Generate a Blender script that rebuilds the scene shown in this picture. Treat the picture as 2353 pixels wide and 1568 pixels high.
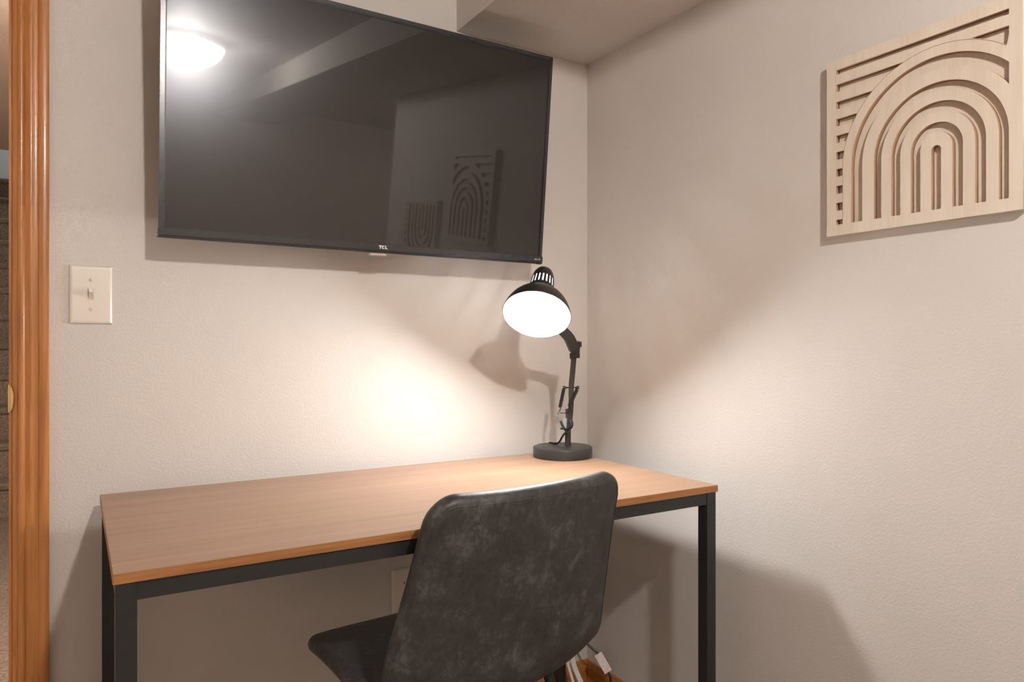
import bpy, bmesh, math, random
from mathutils import Vector, Matrix

random.seed(7)
for o in list(bpy.data.objects):
    bpy.data.objects.remove(o)
SC = bpy.context.scene
COL = SC.collection
PI = math.pi

# ------------------------------------------------------------------ camera, world, exposure
cam_d = bpy.data.cameras.new('camera')
cam = bpy.data.objects.new('camera', cam_d)
COL.objects.link(cam)
cam.location = (-1.3558, -1.7631, 1.0638)
cam.rotation_euler = (math.radians(90.0), 0, math.radians(-31.522))
cam_d.sensor_width = 36.0
cam_d.sensor_fit = 'HORIZONTAL'
cam_d.lens = 1633.9 / 2353 * 36.0
cam_d.shift_y = 5.75 / 2353
cam_d.clip_start = 0.02
SC.camera = cam

world = bpy.data.worlds.new('world')
SC.world = world
world.use_nodes = True
world.node_tree.nodes['Background'].inputs[0].default_value = (0.9, 0.95, 1.0, 1)
world.node_tree.nodes['Background'].inputs[1].default_value = 0.02

SC.view_settings.view_transform = 'Standard'
SC.view_settings.look = 'None'
SC.view_settings.exposure = 0.24
SC.view_settings.gamma = 1.0
SC.view_settings.use_curve_mapping = False
SC.cycles.use_denoising = True
SC.cycles.max_bounces = 7
SC.cycles.diffuse_bounces = 4
SC.cycles.glossy_bounces = 3
SC.cycles.caustics_reflective = False
SC.cycles.caustics_refractive = False
SC.cycles.use_adaptive_sampling = True
SC.cycles.adaptive_threshold = 0.15
SC.cycles.sample_clamp_indirect = 6.0

CEIL_BULB = 1950.0      # emission of the bulb behind the ceiling bowl
LAMP_BULB = 425.0       # emission of the desk lamp's bulb
HALL_BULB = 2300.0
ALCOVE_FILL = 2100.0
UPPER_DAYLIGHT = 900.0

# ------------------------------------------------------------------ materials
MATS = {}

def new_mat(name):
    m = bpy.data.materials.new(name)
    m.use_nodes = True
    MATS[name] = m
    nt = m.node_tree
    return m, nt, nt.nodes, nt.links, nt.nodes['Principled BSDF']

def coords(nt, scale=(1, 1, 1), rot=(0, 0, 0)):
    tc = nt.nodes.new('ShaderNodeTexCoord')
    mp = nt.nodes.new('ShaderNodeMapping')
    mp.inputs['Scale'].default_value = scale
    mp.inputs['Rotation'].default_value = rot
    nt.links.new(tc.outputs['Object'], mp.inputs['Vector'])
    return mp.outputs[0]

def noise(nt, vec, scale, detail=2.0, rough=0.5, dist=0.0):
    n = nt.nodes.new('ShaderNodeTexNoise')
    n.inputs['Scale'].default_value = scale
    n.inputs['Detail'].default_value = detail
    n.inputs['Roughness'].default_value = rough
    n.inputs['Distortion'].default_value = dist
    nt.links.new(vec, n.inputs['Vector'])
    return n.outputs['Fac']

def ramp(nt, fac, stops):
    r = nt.nodes.new('ShaderNodeValToRGB')
    e = r.color_ramp.elements
    while len(e) < len(stops):
        e.new(0.5)
    for el, (p, c) in zip(e, stops):
        el.position = p
        el.color = (c[0], c[1], c[2], 1) if len(c) == 3 else c
    nt.links.new(fac, r.inputs[0])
    return r.outputs[0]

def bump(nt, fac, bsdf, strength, dist):
    b = nt.nodes.new('ShaderNodeBump')
    b.inputs['Strength'].default_value = strength
    b.inputs['Distance'].default_value = dist
    nt.links.new(fac, b.inputs['Height'])
    nt.links.new(b.outputs[0], bsdf.inputs['Normal'])

def plain(name, col, rough=0.5, metal=0.0, spec=0.5):
    m, nt, N, L, b = new_mat(name)
    b.inputs['Base Color'].default_value = (*col, 1)
    b.inputs['Roughness'].default_value = rough
    b.inputs['Metallic'].default_value = metal
    b.inputs['Specular IOR Level'].default_value = spec
    return m

def speckled(name, c1, c2, rough, scale, metal=0.0, bs=0.1, bd=0.0005, spec=0.5):
    m, nt, N, L, b = new_mat(name)
    v = coords(nt)
    f = noise(nt, v, scale, 3)
    L.new(ramp(nt, f, [(0.35, c1), (0.65, c2)]), b.inputs['Base Color'])
    b.inputs['Roughness'].default_value = rough
    b.inputs['Metallic'].default_value = metal
    b.inputs['Specular IOR Level'].default_value = spec
    bump(nt, f, b, bs, bd)
    return m

def paint(name, col, scale, strength, dist):
    m, nt, N, L, b = new_mat(name)
    v = coords(nt)
    f = noise(nt, v, scale, 2.5, 0.55, 0.4)
    rp = ramp(nt, f, [(0.42, (0, 0, 0)), (0.62, (1, 1, 1))])
    big = noise(nt, v, 3.0, 2)
    L.new(ramp(nt, big, [(0.3, [c * 0.975 for c in col]), (0.7, [min(1, c * 1.02) for c in col])]), b.inputs['Base Color'])
    b.inputs['Roughness'].default_value = 0.62
    b.inputs['Specular IOR Level'].default_value = 0.35
    bump(nt, rp, b, strength, dist)
    return m

def wood(name, stops, scale, rough, fine=(1, 1, 1), spec=0.5, coat=0.0, bs=0.08, dist=1.5):
    m, nt, N, L, b = new_mat(name)
    v = coords(nt, scale)
    f1 = noise(nt, v, 1.0, 5, 0.6, dist)
    v2 = coords(nt, fine)
    f2 = noise(nt, v2, 1.0, 3, 0.7)
    mx = N.new('ShaderNodeMix')
    mx.data_type = 'FLOAT'
    mx.inputs[0].default_value = 0.35
    L.new(f1, mx.inputs[2])
    L.new(f2, mx.inputs[3])
    L.new(ramp(nt, mx.outputs[0], stops), b.inputs['Base Color'])
    b.inputs['Roughness'].default_value = rough
    b.inputs['Specular IOR Level'].default_value = spec
    b.inputs['Coat Weight'].default_value = coat
    b.inputs['Coat Roughness'].default_value = 0.15
    bump(nt, f2, b, bs, 0.0006)
    return m

def emitter(name, col, strength):
    m, nt, N, L, b = new_mat(name)
    b.inputs['Base Color'].default_value = (0.9, 0.9, 0.9, 1)
    b.inputs['Emission Color'].default_value = (*col, 1)
    b.inputs['Emission Strength'].default_value = strength
    return m

WALLC = (0.645, 0.592, 0.548)
M_WALL = paint('wall_paint', WALLC, 190, 0.22, 0.0012)
M_CEIL = paint('ceiling_paint', (0.65, 0.592, 0.545), 110, 0.35, 0.002)
M_HALL = paint('hall_paint', (0.64, 0.54, 0.46), 130, 0.3, 0.0016)
M_UPPER = paint('upper_paint', (0.72, 0.78, 0.83), 130, 0.2, 0.001)
OAK = [(0.28, (0.25, 0.085, 0.022)), (0.5, (0.47, 0.185, 0.05)), (0.72, (0.61, 0.265, 0.085))]
M_OAK_V = wood('oak_upright', OAK, (26, 26, 1.3), 0.35, (160, 160, 6), coat=0.2)
M_OAK_X = wood('oak_along_x', OAK, (1.3, 26, 26), 0.34, (6, 160, 160), coat=0.25)
M_OAK_Y = wood('oak_along_y', OAK, (26, 1.3, 26), 0.34, (160, 6, 160), coat=0.25)
M_DESK = wood('desk_laminate', [(0.3, (0.25, 0.145, 0.088)), (0.5, (0.315, 0.186, 0.114)), (0.7, (0.38, 0.235, 0.150))],
              (1.0, 34, 34), 0.40, (5, 190, 190), spec=0.8, bs=0.03, dist=0.6)
M_DESKEDGE = wood('desk_edge_band', [(0.3, (0.18, 0.07, 0.022)), (0.5, (0.33, 0.14, 0.045)), (0.7, (0.44, 0.21, 0.08))],
                  (2.0, 60, 60), 0.42, (8, 260, 260), bs=0.03, dist=0.8)
M_PINE = wood('pale_pine', [(0.3, (0.62, 0.52, 0.415)), (0.5, (0.70, 0.605, 0.50)), (0.7, (0.745, 0.66, 0.56))],
              (20, 20, 1.6), 0.55, (190, 190, 10), bs=0.05, dist=1.0)
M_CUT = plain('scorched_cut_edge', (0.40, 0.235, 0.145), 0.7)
M_STEEL = speckled('black_powder_steel', (0.012, 0.012, 0.013), (0.018, 0.018, 0.019), 0.42, 900, bs=0.12, bd=0.0002)
M_LAMP = speckled('lamp_black_paint', (0.020, 0.019, 0.018), (0.026, 0.025, 0.024), 0.34, 900, bs=0.06, bd=0.0001)
M_SHADEIN = plain('shade_white_inside', (0.85, 0.84, 0.82), 0.5)
M_GREYMET = plain('grey_zinc', (0.35, 0.35, 0.37), 0.4, 0.6)
M_BRASS = plain('brass', (0.83, 0.66, 0.36), 0.22, 1.0)
M_IVORY = plain('ivory_plastic', (0.76, 0.695, 0.61), 0.3)
M_IVORYD = plain('ivory_recess', (0.62, 0.53, 0.43), 0.4)
M_TVBODY = speckled('tv_black_plastic', (0.010, 0.010, 0.010), (0.014, 0.014, 0.014), 0.4, 600, bs=0.05, bd=0.0001)
M_TVGLOSS = speckled('tv_brushed_bezel', (0.020, 0.020, 0.0205), (0.030, 0.030, 0.031), 0.26, 500, bs=0.05, bd=0.0001, spec=0.7)
M_LOGO = plain('logo_silver', (0.75, 0.72, 0.72), 0.3)
M_CLEAR = plain('frosted_plastic', (0.62, 0.55, 0.5), 0.3)
M_LEG = speckled('chair_leg_black', (0.008, 0.008, 0.008), (0.012, 0.012, 0.012), 0.25, 700, bs=0.03, bd=0.0001)
M_CORD = plain('black_rubber', (0.012, 0.012, 0.012), 0.4)
M_WCABLE = plain('white_rubber', (0.78, 0.77, 0.75), 0.4)
M_THREAD = plain('grey_thread', (0.10, 0.085, 0.075), 0.7)
M_THREADB = plain('pale_thread', (0.32, 0.30, 0.29), 0.6)
M_CARPET = None

def screen_mat():
    m, nt, N, L, b = new_mat('anti_glare_screen')
    b.inputs['Base Color'].default_value = (0.012, 0.011, 0.0105, 1)
    b.inputs['Roughness'].default_value = 0.03
    b.inputs['Specular IOR Level'].default_value = 0.5
    g = N.new('ShaderNodeBsdfAnisotropic')
    g.inputs['Roughness'].default_value = 0.24
    g.inputs['Color'].default_value = (0.030, 0.030, 0.032, 1)
    ad = N.new('ShaderNodeAddShader')
    L.new(b.outputs[0], ad.inputs[0])
    L.new(g.outputs[0], ad.inputs[1])
    L.new(ad.outputs[0], N['Material Output'].inputs['Surface'])
    return m
M_SCREEN = screen_mat()

def leather_mat():
    m, nt, N, L, b = new_mat('grey_leatherette')
    v = coords(nt)
    f1 = noise(nt, v, 17, 6, 0.68, 0.5)
    f2 = noise(nt, coords(nt, (1.6, 1.6, 1.0), (0.5, 0.4, 0.9)), 42, 4, 0.7, 1.5)
    mx = N.new('ShaderNodeMix')
    mx.data_type = 'FLOAT'
    mx.inputs[0].default_value = 0.4
    L.new(f1, mx.inputs[2])
    L.new(f2, mx.inputs[3])
    L.new(ramp(nt, mx.outputs[0], [(0.38, (0.021, 0.0202, 0.0197)), (0.52, (0.039, 0.0381, 0.0374)), (0.66, (0.108, 0.106, 0.105))]), b.inputs['Base Color'])
    L.new(ramp(nt, f1, [(0.3, (0.40,) * 3), (0.7, (0.55,) * 3)]), b.inputs['Roughness'])
    f3 = noise(nt, v, 420, 3, 0.6)
    bump(nt, f3, b, 0.14, 0.0006)
    return m
M_LEATHER = leather_mat()

def carpet_mat():
    m, nt, N, L, b = new_mat('brown_carpet')
    v = coords(nt)
    f = noise(nt, v, 95, 4, 0.7, 0.6)
    L.new(ramp(nt, f, [(0.3, (0.22, 0.17, 0.135)), (0.5, (0.45, 0.37, 0.31)), (0.68, (0.62, 0.53, 0.455))]), b.inputs['Base Color'])
    b.inputs['Roughness'].default_value = 0.95
    b.inputs['Specular IOR Level'].default_value = 0.1
    bump(nt, f, b, 0.9, 0.012)
    return m
M_CARPET = carpet_mat()

def bowl_mat():
    m, nt, N, L, b = new_mat('frosted_bowl_glass')
    out = N['Material Output']
    tr = N.new('ShaderNodeBsdfTransparent')
    tr.inputs[0].default_value = (1, 0.98, 0.95, 1)
    tl = N.new('ShaderNodeBsdfTranslucent')
    tl.inputs[0].default_value = (0.95, 0.92, 0.86, 1)
    mx = N.new('ShaderNodeMixShader')
    mx.inputs[0].default_value = 0.5
    L.new(tr.outputs[0], mx.inputs[1])
    L.new(tl.outputs[0], mx.inputs[2])
    L.new(mx.outputs[0], out.inputs['Surface'])
    return m
M_BOWL = bowl_mat()

def tag_mat():
    m, nt, N, L, b = new_mat('tag_paper')
    f = noise(nt, coords(nt), 160, 3)
    L.new(ramp(nt, f, [(0.5, (0.80, 0.72, 0.70)), (0.72, (0.80, 0.45, 0.41))]), b.inputs['Base Color'])
    b.inputs['Roughness'].default_value = 0.5
    return m
M_TAG = tag_mat()

# ------------------------------------------------------------------ builders
OFF = {}

def mesh_obj(name, bm, mat, parent=None, smooth=False, local=False, bevel=0.0, bseg=2):
    if bevel > 0:
        bmesh.ops.bevel(bm, geom=[e for e in bm.edges if len(e.link_faces) == 2 and e.calc_face_angle(0) > 0.6], offset=bevel,
                        segments=bseg, affect='EDGES', clamp_overlap=True)
    bmesh.ops.recalc_face_normals(bm, faces=bm.faces[:])
    off = Vector((0, 0, 0))
    if parent is not None:
        off = OFF[parent.name]
        if not local:
            bmesh.ops.translate(bm, verts=bm.verts[:], vec=-off)
    me = bpy.data.meshes.new(name)
    bm.to_mesh(me)
    bm.free()
    if smooth:
        for p in me.polygons:
            p.use_smooth = True
        try:
            me.set_sharp_from_angle(angle=math.radians(38))
        except Exception:
            pass
    me.materials.append(mat)
    o = bpy.data.objects.new(name, me)
    COL.objects.link(o)
    if parent is not None:
        o.parent = parent
    OFF[o.name] = off
    return o

def thing(name, label, cat, loc, rz=0.0, group=None, kind=None):
    o = bpy.data.objects.new(name, None)
    o.empty_display_size = 0.05
    COL.objects.link(o)
    o.location = loc
    o.rotation_euler = (0, 0, rz)
    OFF[o.name] = Vector(loc)
    tagit(o, label, cat, group, kind)
    return o

def tagit(o, label=None, cat=None, group=None, kind=None):
    if label: o['label'] = label
    if cat: o['category'] = cat
    if group: o['group'] = group
    if kind: o['kind'] = kind
    return o

def struct(o, label=None):
    o['kind'] = 'structure'
    if label: o['label'] = label
    return o

def box(bm, x0, x1, y0, y1, z0, z1, mtx=None):
    vs = [bm.verts.new((x, y, z)) for x in (x0, x1) for y in (y0, y1) for z in (z0, z1)]
    if mtx is not None:
        for v in vs: v.co = mtx @ v.co
    for f in ((0, 1, 3, 2), (4, 6, 7, 5), (0, 4, 5, 1), (2, 3, 7, 6), (0, 2, 6, 4), (1, 5, 7, 3)):
        bm.faces.new([vs[i] for i in f])
    return vs

def B():
    return bmesh.new()

def boxobj(name, dims, mat, parent=None, bevel=0.0, bseg=2, smooth=False):
    bm = B()
    box(bm, *dims)
    return mesh_obj(name, bm, mat, parent, smooth, bevel=bevel, bseg=bseg)

def frame_to(d):
    d = Vector(d).normalized()
    up = Vector((0, 0, 1)) if abs(d.z) < 0.95 else Vector((1, 0, 0))
    a = d.cross(up).normalized()
    b = a.cross(d).normalized()
    return a, b, d

def catmull(pts, n):
    pts = [Vector(p) for p in pts]
    q = [pts[0] * 2 - pts[1]] + pts + [pts[-1] * 2 - pts[-2]]
    out = []
    for i in range(1, len(q) - 2):
        for k in range(n):
            t = k / n
            a, b, c, d = q[i - 1], q[i], q[i + 1], q[i + 2]
            out.append(0.5 * ((2 * b) + (c - a) * t + (2 * a - 5 * b + 4 * c - d) * t * t + (3 * b - a - 3 * c + d) * t ** 3))
    out.append(pts[-1])
    return out

def tube(bm, pts, r, seg=10, caps=True):
    pts = [Vector(p) for p in pts]
    rs = r if isinstance(r, (list, tuple)) else [r] * len(pts)
    rings = []
    prev = None
    for i, p in enumerate(pts):
        t = (pts[min(i + 1, len(pts) - 1)] - pts[max(i - 1, 0)]).normalized()
        if prev is None:
            a, b, _ = frame_to(t)
        else:
            a = (prev - t * prev.dot(t)).normalized()
            b = t.cross(a).normalized()
        prev = a
        rings.append([bm.verts.new(p + rs[i] * (math.cos(2 * PI * k / seg) * a + math.sin(2 * PI * k / seg) * b)) for k in range(seg)])
    for i in range(len(rings) - 1):
        for k in range(seg):
            bm.faces.new((rings[i][k], rings[i][(k + 1) % seg], rings[i + 1][(k + 1) % seg], rings[i + 1][k]))
    if caps:
        bm.faces.new(rings[0])
        bm.faces.new(list(reversed(rings[-1])))

def lathe(bm, prof, seg=48, origin=(0, 0, 0), axis=(0, 0, 1), close=False, skip=None):
    """prof: list of (r, h) along axis. skip(i,k) drops a face."""
    a, b, d = frame_to(axis)
    o = Vector(origin)
    rings = []
    for r, h in prof:
        if r < 1e-6:
            rings.append([bm.verts.new(o + d * h)])
        else:
            rings.append([bm.verts.new(o + d * h + r * (math.cos(2 * PI * k / seg) * a + math.sin(2 * PI * k / seg) * b)) for k in range(seg)])
    n = len(rings)
    for i in range(n if close else n - 1):
        r0, r1 = rings[i], rings[(i + 1) % n]
        for k in range(seg):
            if skip and skip(i, k):
                continue
            k2 = (k + 1) % seg
            if len(r0) == 1 and len(r1) == 1:
                continue
            if len(r0) == 1:
                bm.faces.new((r0[0], r1[k], r1[k2]))
            elif len(r1) == 1:
                bm.faces.new((r0[k], r0[k2], r1[0]))
            else:
                bm.faces.new((r0[k], r0[k2], r1[k2], r1[k]))

def bar(bm, p0, p1, w, t, side):
    """flat bar from p0 to p1, width w along 'side', thickness t across."""
    p0, p1 = Vector(p0), Vector(p1)
    d = (p1 - p0).normalized()
    s = Vector(side)
    s = (s - d * s.dot(d)).normalized()
    n = d.cross(s)
    vs = []
    for p in (p0, p1):
        for a, b in ((-1, -1), (1, -1), (1, 1), (-1, 1)):
            vs.append(bm.verts.new(p + s * a * w / 2 + n * b * t / 2))
    for f in ((3, 2, 1, 0), (4, 5, 6, 7), (0, 1, 5, 4), (1, 2, 6, 5), (2, 3, 7, 6), (3, 0, 4, 7)):
        bm.faces.new([vs[i] for i in f])

def prism(bm, poly, fn0, fn1):
    a = [bm.verts.new(fn0(*p)) for p in poly]
    b = [bm.verts.new(fn1(*p)) for p in poly]
    n = len(poly)
    for i in range(n):
        bm.faces.new((a[i], a[(i + 1) % n], b[(i + 1) % n], b[i]))
    bm.faces.new(a)
    bm.faces.new(list(reversed(b)))

def filled_curve(loops, depth):
    """2-D region with holes, extruded 0..depth, as a bmesh in (x, y, z)."""
    cu = bpy.data.curves.new('region', 'CURVE')
    cu.dimensions = '2D'
    cu.fill_mode = 'BOTH'
    cu.extrude = depth / 2
    for lp in loops:
        s = cu.splines.new('POLY')
        s.points.add(len(lp) - 1)
        for p, (x, y) in zip(s.points, lp):
            p.co = (x, y, 0, 1)
        s.use_cyclic_u = True
    ob = bpy.data.objects.new('region', cu)
    COL.objects.link(ob)
    me = bpy.data.meshes.new_from_object(ob.evaluated_get(bpy.context.evaluated_depsgraph_get()))
    bm = B()
    bm.from_mesh(me)
    bpy.data.objects.remove(ob)
    bpy.data.curves.remove(cu)
    bpy.data.meshes.remove(me)
    bmesh.ops.remove_doubles(bm, verts=bm.verts[:], dist=1e-6)
    bmesh.ops.translate(bm, verts=bm.verts[:], vec=(0, 0, depth / 2))
    return bm

def text_bm(body, size, depth):
    cu = bpy.data.curves.new('lettering', 'FONT')
    cu.body = body
    cu.size = size
    cu.extrude = depth / 2
    ob = bpy.data.objects.new('lettering', cu)
    COL.objects.link(ob)
    me = bpy.data.meshes.new_from_object(ob.evaluated_get(bpy.context.evaluated_depsgraph_get()))
    bm = B()
    bm.from_mesh(me)
    bpy.data.objects.remove(ob)
    bpy.data.curves.remove(cu)
    bpy.data.meshes.remove(me)
    return bm

# ------------------------------------------------------------------ the room
CZ = 2.05          # room ceiling
SZ = 1.9304         # underside of the soffit
SX = -0.4547       # soffit face
DX0, DX1, DZ = -2.235, -1.4717, 1.97   # door opening

def wall(name, boxes, mat, label=None):
    bm = B()
    for b in boxes:
        box(bm, *b)
    return struct(mesh_obj(name, bm, mat), label)

wall('wall_back', [(DX1, 0.12, 0, 0.12, 0, CZ + 0.1), (DX0, DX1, 0, 0.12, DZ, CZ + 0.1), (-2.9, DX0, 0, 0.12, 0, CZ + 0.1)], M_WALL,
     'beige textured wall behind the desk and television')
wall('wall_right', [(0, 0.12, -1.925, 0, 0, CZ + 0.1)], M_WALL, 'beige textured wall with the carved panel on it')
wall('wall_alcove', [(1.3, 1.42, -4.6, -1.6, 0, CZ + 0.1), (0.12, 1.42, -1.7, -1.6, 0, CZ + 0.1)], M_WALL)
wall('wall_front', [(-2.9, 1.42, -4.7, -4.6, 0, CZ + 0.1)], M_WALL)
wall('wall_left', [(-3.0, -2.9, -4.7, 0.12, 0, CZ + 0.1)], M_WALL)
wall('ceiling', [(-3.0, 1.42, -4.7, 0.12, CZ, CZ + 0.1)], M_CEIL)
wall('ceiling_soffit', [(SX, 0.0, -4.6, 0.0, SZ, CZ)], M_CEIL, 'dropped beige ceiling soffit along the right wall')
wall('floor', [(-3.0, 1.42, -4.7, 0.12, -0.08, 0)], M_CARPET)

# hall and stairwell beyond the doorway
HZ = 2.22
wall('floor_hall', [(-3.2, -0.9, 0.12, 3.60, -0.08, 0)], M_CARPET, 'brown looped carpet of the hall beyond the doorway')
wall('wall_hall_right', [(-1.0, -0.9, 0.12, 8.2, 0, 5.0)], M_HALL)
wall('wall_hall_left', [(-2.75, -2.65, 0.12, 8.2, 0, 5.0)], M_HALL)
wall('ceiling_hall', [(-2.65, -1.0, 0.12, 3.34, HZ, HZ + 0.3)], M_HALL)
wall('wall_stair_head', [(-2.65, -1.0, 3.34, 3.44, HZ, 5.0)], M_HALL)
wall('wall_landing', [(-2.65, -1.0, 7.60, 7.70, 2.4, 5.0)], M_UPPER, 'pale blue-white wall at the top of the stairs')
wall('ceiling_landing', [(-2.75, -0.9, 3.34, 8.2, 5.0, 5.1)], M_HALL)

# carpeted stairs
st = thing('staircase', 'brown carpeted staircase climbing away behind the oak door casing', 'staircase', (-1.82, 3.54, 0))
RISE, RUN = 0.2128, 0.232
for n in range(12):
    y0 = 3.54 + RUN * n
    z1 = RISE * (n + 1)
    bm = B()
    prof = [(y0 + 0.012, RISE * n), (y0 + 0.012, z1 - 0.05), (y0 - 0.012, z1 - 0.035), (y0 - 0.016, z1 - 0.014), (y0, z1),
            (y0 + RUN + 0.02, z1), (y0 + RUN + 0.02, RISE * n)]
    if n == 11:
        prof[5] = (7.62, z1)
        prof[6] = (7.62, RISE * n)
    prism(bm, prof, lambda y, z: (-2.648, y, z), lambda y, z: (-1.002, y, z))
    mesh_obj('step', bm, M_CARPET, st)

# oak casing round the doorway (profile across the board: distance from the opening, projection)
CASE = [(u * 0.989, v + (v - 0.0125) * 0.2 if v > 0.009 else v) for u, v in [(0.0, 0.0), (0.0, 0.0095), (0.003, 0.0115), (0.008, 0.012), (0.0085, 0.0135), (0.0105, 0.0158), (0.0135, 0.017), (0.018, 0.0165),
        (0.0215, 0.0145), (0.0225, 0.0125), (0.0255, 0.0128), (0.0285, 0.0145), (0.031, 0.0152), (0.034, 0.0146), (0.0395, 0.0125),
        (0.044, 0.0128), (0.0455, 0.0150), (0.0475, 0.0158), (0.060, 0.0158), (0.0633, 0.0140), (0.0633, 0.0)]]
door = struct(thing('door_1', 'honey oak door casing and jamb beside the stairs', None, (DX1, 0, 0)))
RV = 0.0095   # reveal: jamb edge left showing beside the casing
cx_in = DX1 + 0.0063
bm = B(); prism(bm, CASE, lambda u, v: (cx_in + u, -v, 0), lambda u, v: (cx_in + u, -v, DZ + 0.07)); mesh_obj('casing', bm, M_OAK_V, door, smooth=True)
bm = B(); prism(bm, CASE, lambda u, v: (DX0 - 0.0105 - u, -v, 0), lambda u, v: (DX0 - 0.0105 - u, -v, DZ + 0.07)); mesh_obj('casing', bm, M_OAK_V, door, smooth=True)
bm = B(); prism(bm, CASE, lambda u, v: (DX0 - 0.07, -v, DZ + u + 0.0005), lambda u, v: (DX1 + 0.07, -v, DZ + u + 0.0005)); mesh_obj('head_casing', bm, M_OAK_X, door, smooth=True)
boxobj('jamb', (DX1, DX1 + 0.0195, -0.002, 0.122, 0, DZ), M_OAK_V, door, bevel=0.002)
boxobj('jamb', (DX0 - 0.0195, DX0, -0.002, 0.122, 0, DZ), M_OAK_V, door, bevel=0.002)
boxobj('head_jamb', (DX0, DX1, -0.002, 0.122, DZ - 0.0195, DZ), M_OAK_X, door, bevel=0.002)
# brass strike plate: flat plate in the jamb and a rounded lip curling towards the room
bm = B()
sz = 0.952
lip = []
for k in range(13):
    a = -PI / 2 + PI * k / 12
    lip.append((0.0125 * math.cos(a), 0.026 * math.sin(a)))
ln = len(lip)
for s in range(2):
    pass
prism(bm, [(-0.0005, -0.026)] + [(0.0 + u, w) for u, w in lip] + [(-0.0005, 0.026)],
      lambda u, w: (DX1 + 0.0015 + u * 0.62, -0.0035 - 0.0115 * math.sin(min(1, u / 0.0125) * PI / 2), sz + w),
      lambda u, w: (DX1 + 0.0015 + u * 0.62, -0.0047 - 0.0130 * math.sin(min(1, u / 0.0125) * PI / 2), sz + w))
box(bm, DX1 - 0.0012, DX1 + 0.002, -0.004, 0.03, sz - 0.028, sz + 0.028)
mesh_obj('strike_plate', bm, M_BRASS, door, smooth=True)

# oak baseboards
BB = [(0, 0), (0.012, 0), (0.012, 0.055), (0.0105, 0.066), (0.007, 0.074), (0.006, 0.081), (0.004, 0.084), (0, 0.084)]
bm = B(); prism(bm, BB, lambda d, z: (DX1 + 0.0738, -d, z), lambda d, z: (-0.0001, -d, z)); struct(mesh_obj('baseboard_back', bm, M_OAK_X))
bm = B(); prism(bm, BB, lambda d, z: (-d, -1.925, z), lambda d, z: (-d, -0.0001, z)); struct(mesh_obj('baseboard_right', bm, M_OAK_Y))

# ------------------------------------------------------------------ desk
dx0, dx1, dyb, dyf, dz = -1.3126, -0.1425, -0.0587, -0.6572, 0.75
DT = 0.0148
desk = thing('desk', 'long walnut-look desk on a black square-tube steel frame', 'desk', ((dx0 + dx1) / 2, (dyb + dyf) / 2, 0))
top = boxobj('desk_top', (dx0, dx1, dyf, dyb, dz - DT, dz), M_DESK, desk, bevel=0.0008, bseg=1)
for nm, dm in (('edge_band', (dx0, dx1, dyf - 0.0008, dyf + 0.0004, dz - DT + 0.0003, dz - 0.0009)),
               ('edge_band', (dx0 - 0.0008, dx0 + 0.0004, dyf, dyb, dz - DT + 0.0003, dz - 0.0009)),
               ('edge_band', (dx1 - 0.0004, dx1 + 0.0008, dyf, dyb, dz - DT + 0.0003, dz - 0.0009))):
    boxobj(nm, dm, M_DESKEDGE, top)
TB = 0.0265
zt = dz - DT
lx0, lx1 = dx0 + 0.0025, dx1 - 0.0035
ly0, ly1 = dyf + 0.0025, dyb - 0.0025
for lx in (lx0, lx1 - TB):
    for ly in (ly0, ly1 - TB):
        lg = boxobj('leg', (lx, lx + TB, ly, ly + TB, 0.008, zt - 0.0002), M_STEEL, desk, bevel=0.0016)
        bm = B(); lathe(bm, [(0.0, 0.0), (0.012, 0.0), (0.012, 0.0085), (0.0, 0.0085)], 16, (lx + TB / 2, ly + TB / 2, 0))
        mesh_obj('levelling_foot', bm, M_CORD, lg)
BH = 0.0262
for ly in (ly0 + 0.0012, ly1 - TB - 0.0012):
    boxobj('long_rail', (lx0 + TB + 0.0002, lx1 - TB - 0.0006, ly, ly + TB, zt - BH, zt - 0.0002), M_STEEL, desk, bevel=0.0014)
for lx in (lx0 + 0.0008, lx1 - TB - 0.0008):
    boxobj('side_rail', (lx, lx + TB, ly0 + TB + 0.0002, ly1 - TB - 0.0002, zt - BH, zt - 0.0002), M_STEEL, desk, bevel=0.0014)

# ------------------------------------------------------------------ television
TVX, TVY, TVZ, TVW, TVH, TILT = -1.2095, -0.1159, 1.2871, 0.961, 0.5582, math.radians(5.84)
tv = thing('television', 'large wall-mounted flat television with a thin black bezel', 'television', (TVX + TVW / 2, -0.02, TVZ))
MT = Matrix.Translation((TVX, TVY, TVZ)) @ Matrix.Rotation(TILT, 4, 'X')   # local: x right, -y out, z up

def tvbox(name, dm, mat, parent=tv, bevel=0.0, bseg=2):
    bm = B()
    box(bm, *dm)
    if bevel:
        bmesh.ops.bevel(bm, geom=bm.edges[:], offset=bevel, segments=bseg, affect='EDGES', clamp_overlap=True)
    bmesh.ops.transform(bm, matrix=MT, verts=bm.verts[:])
    return mesh_obj(name, bm, mat, parent)

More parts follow.
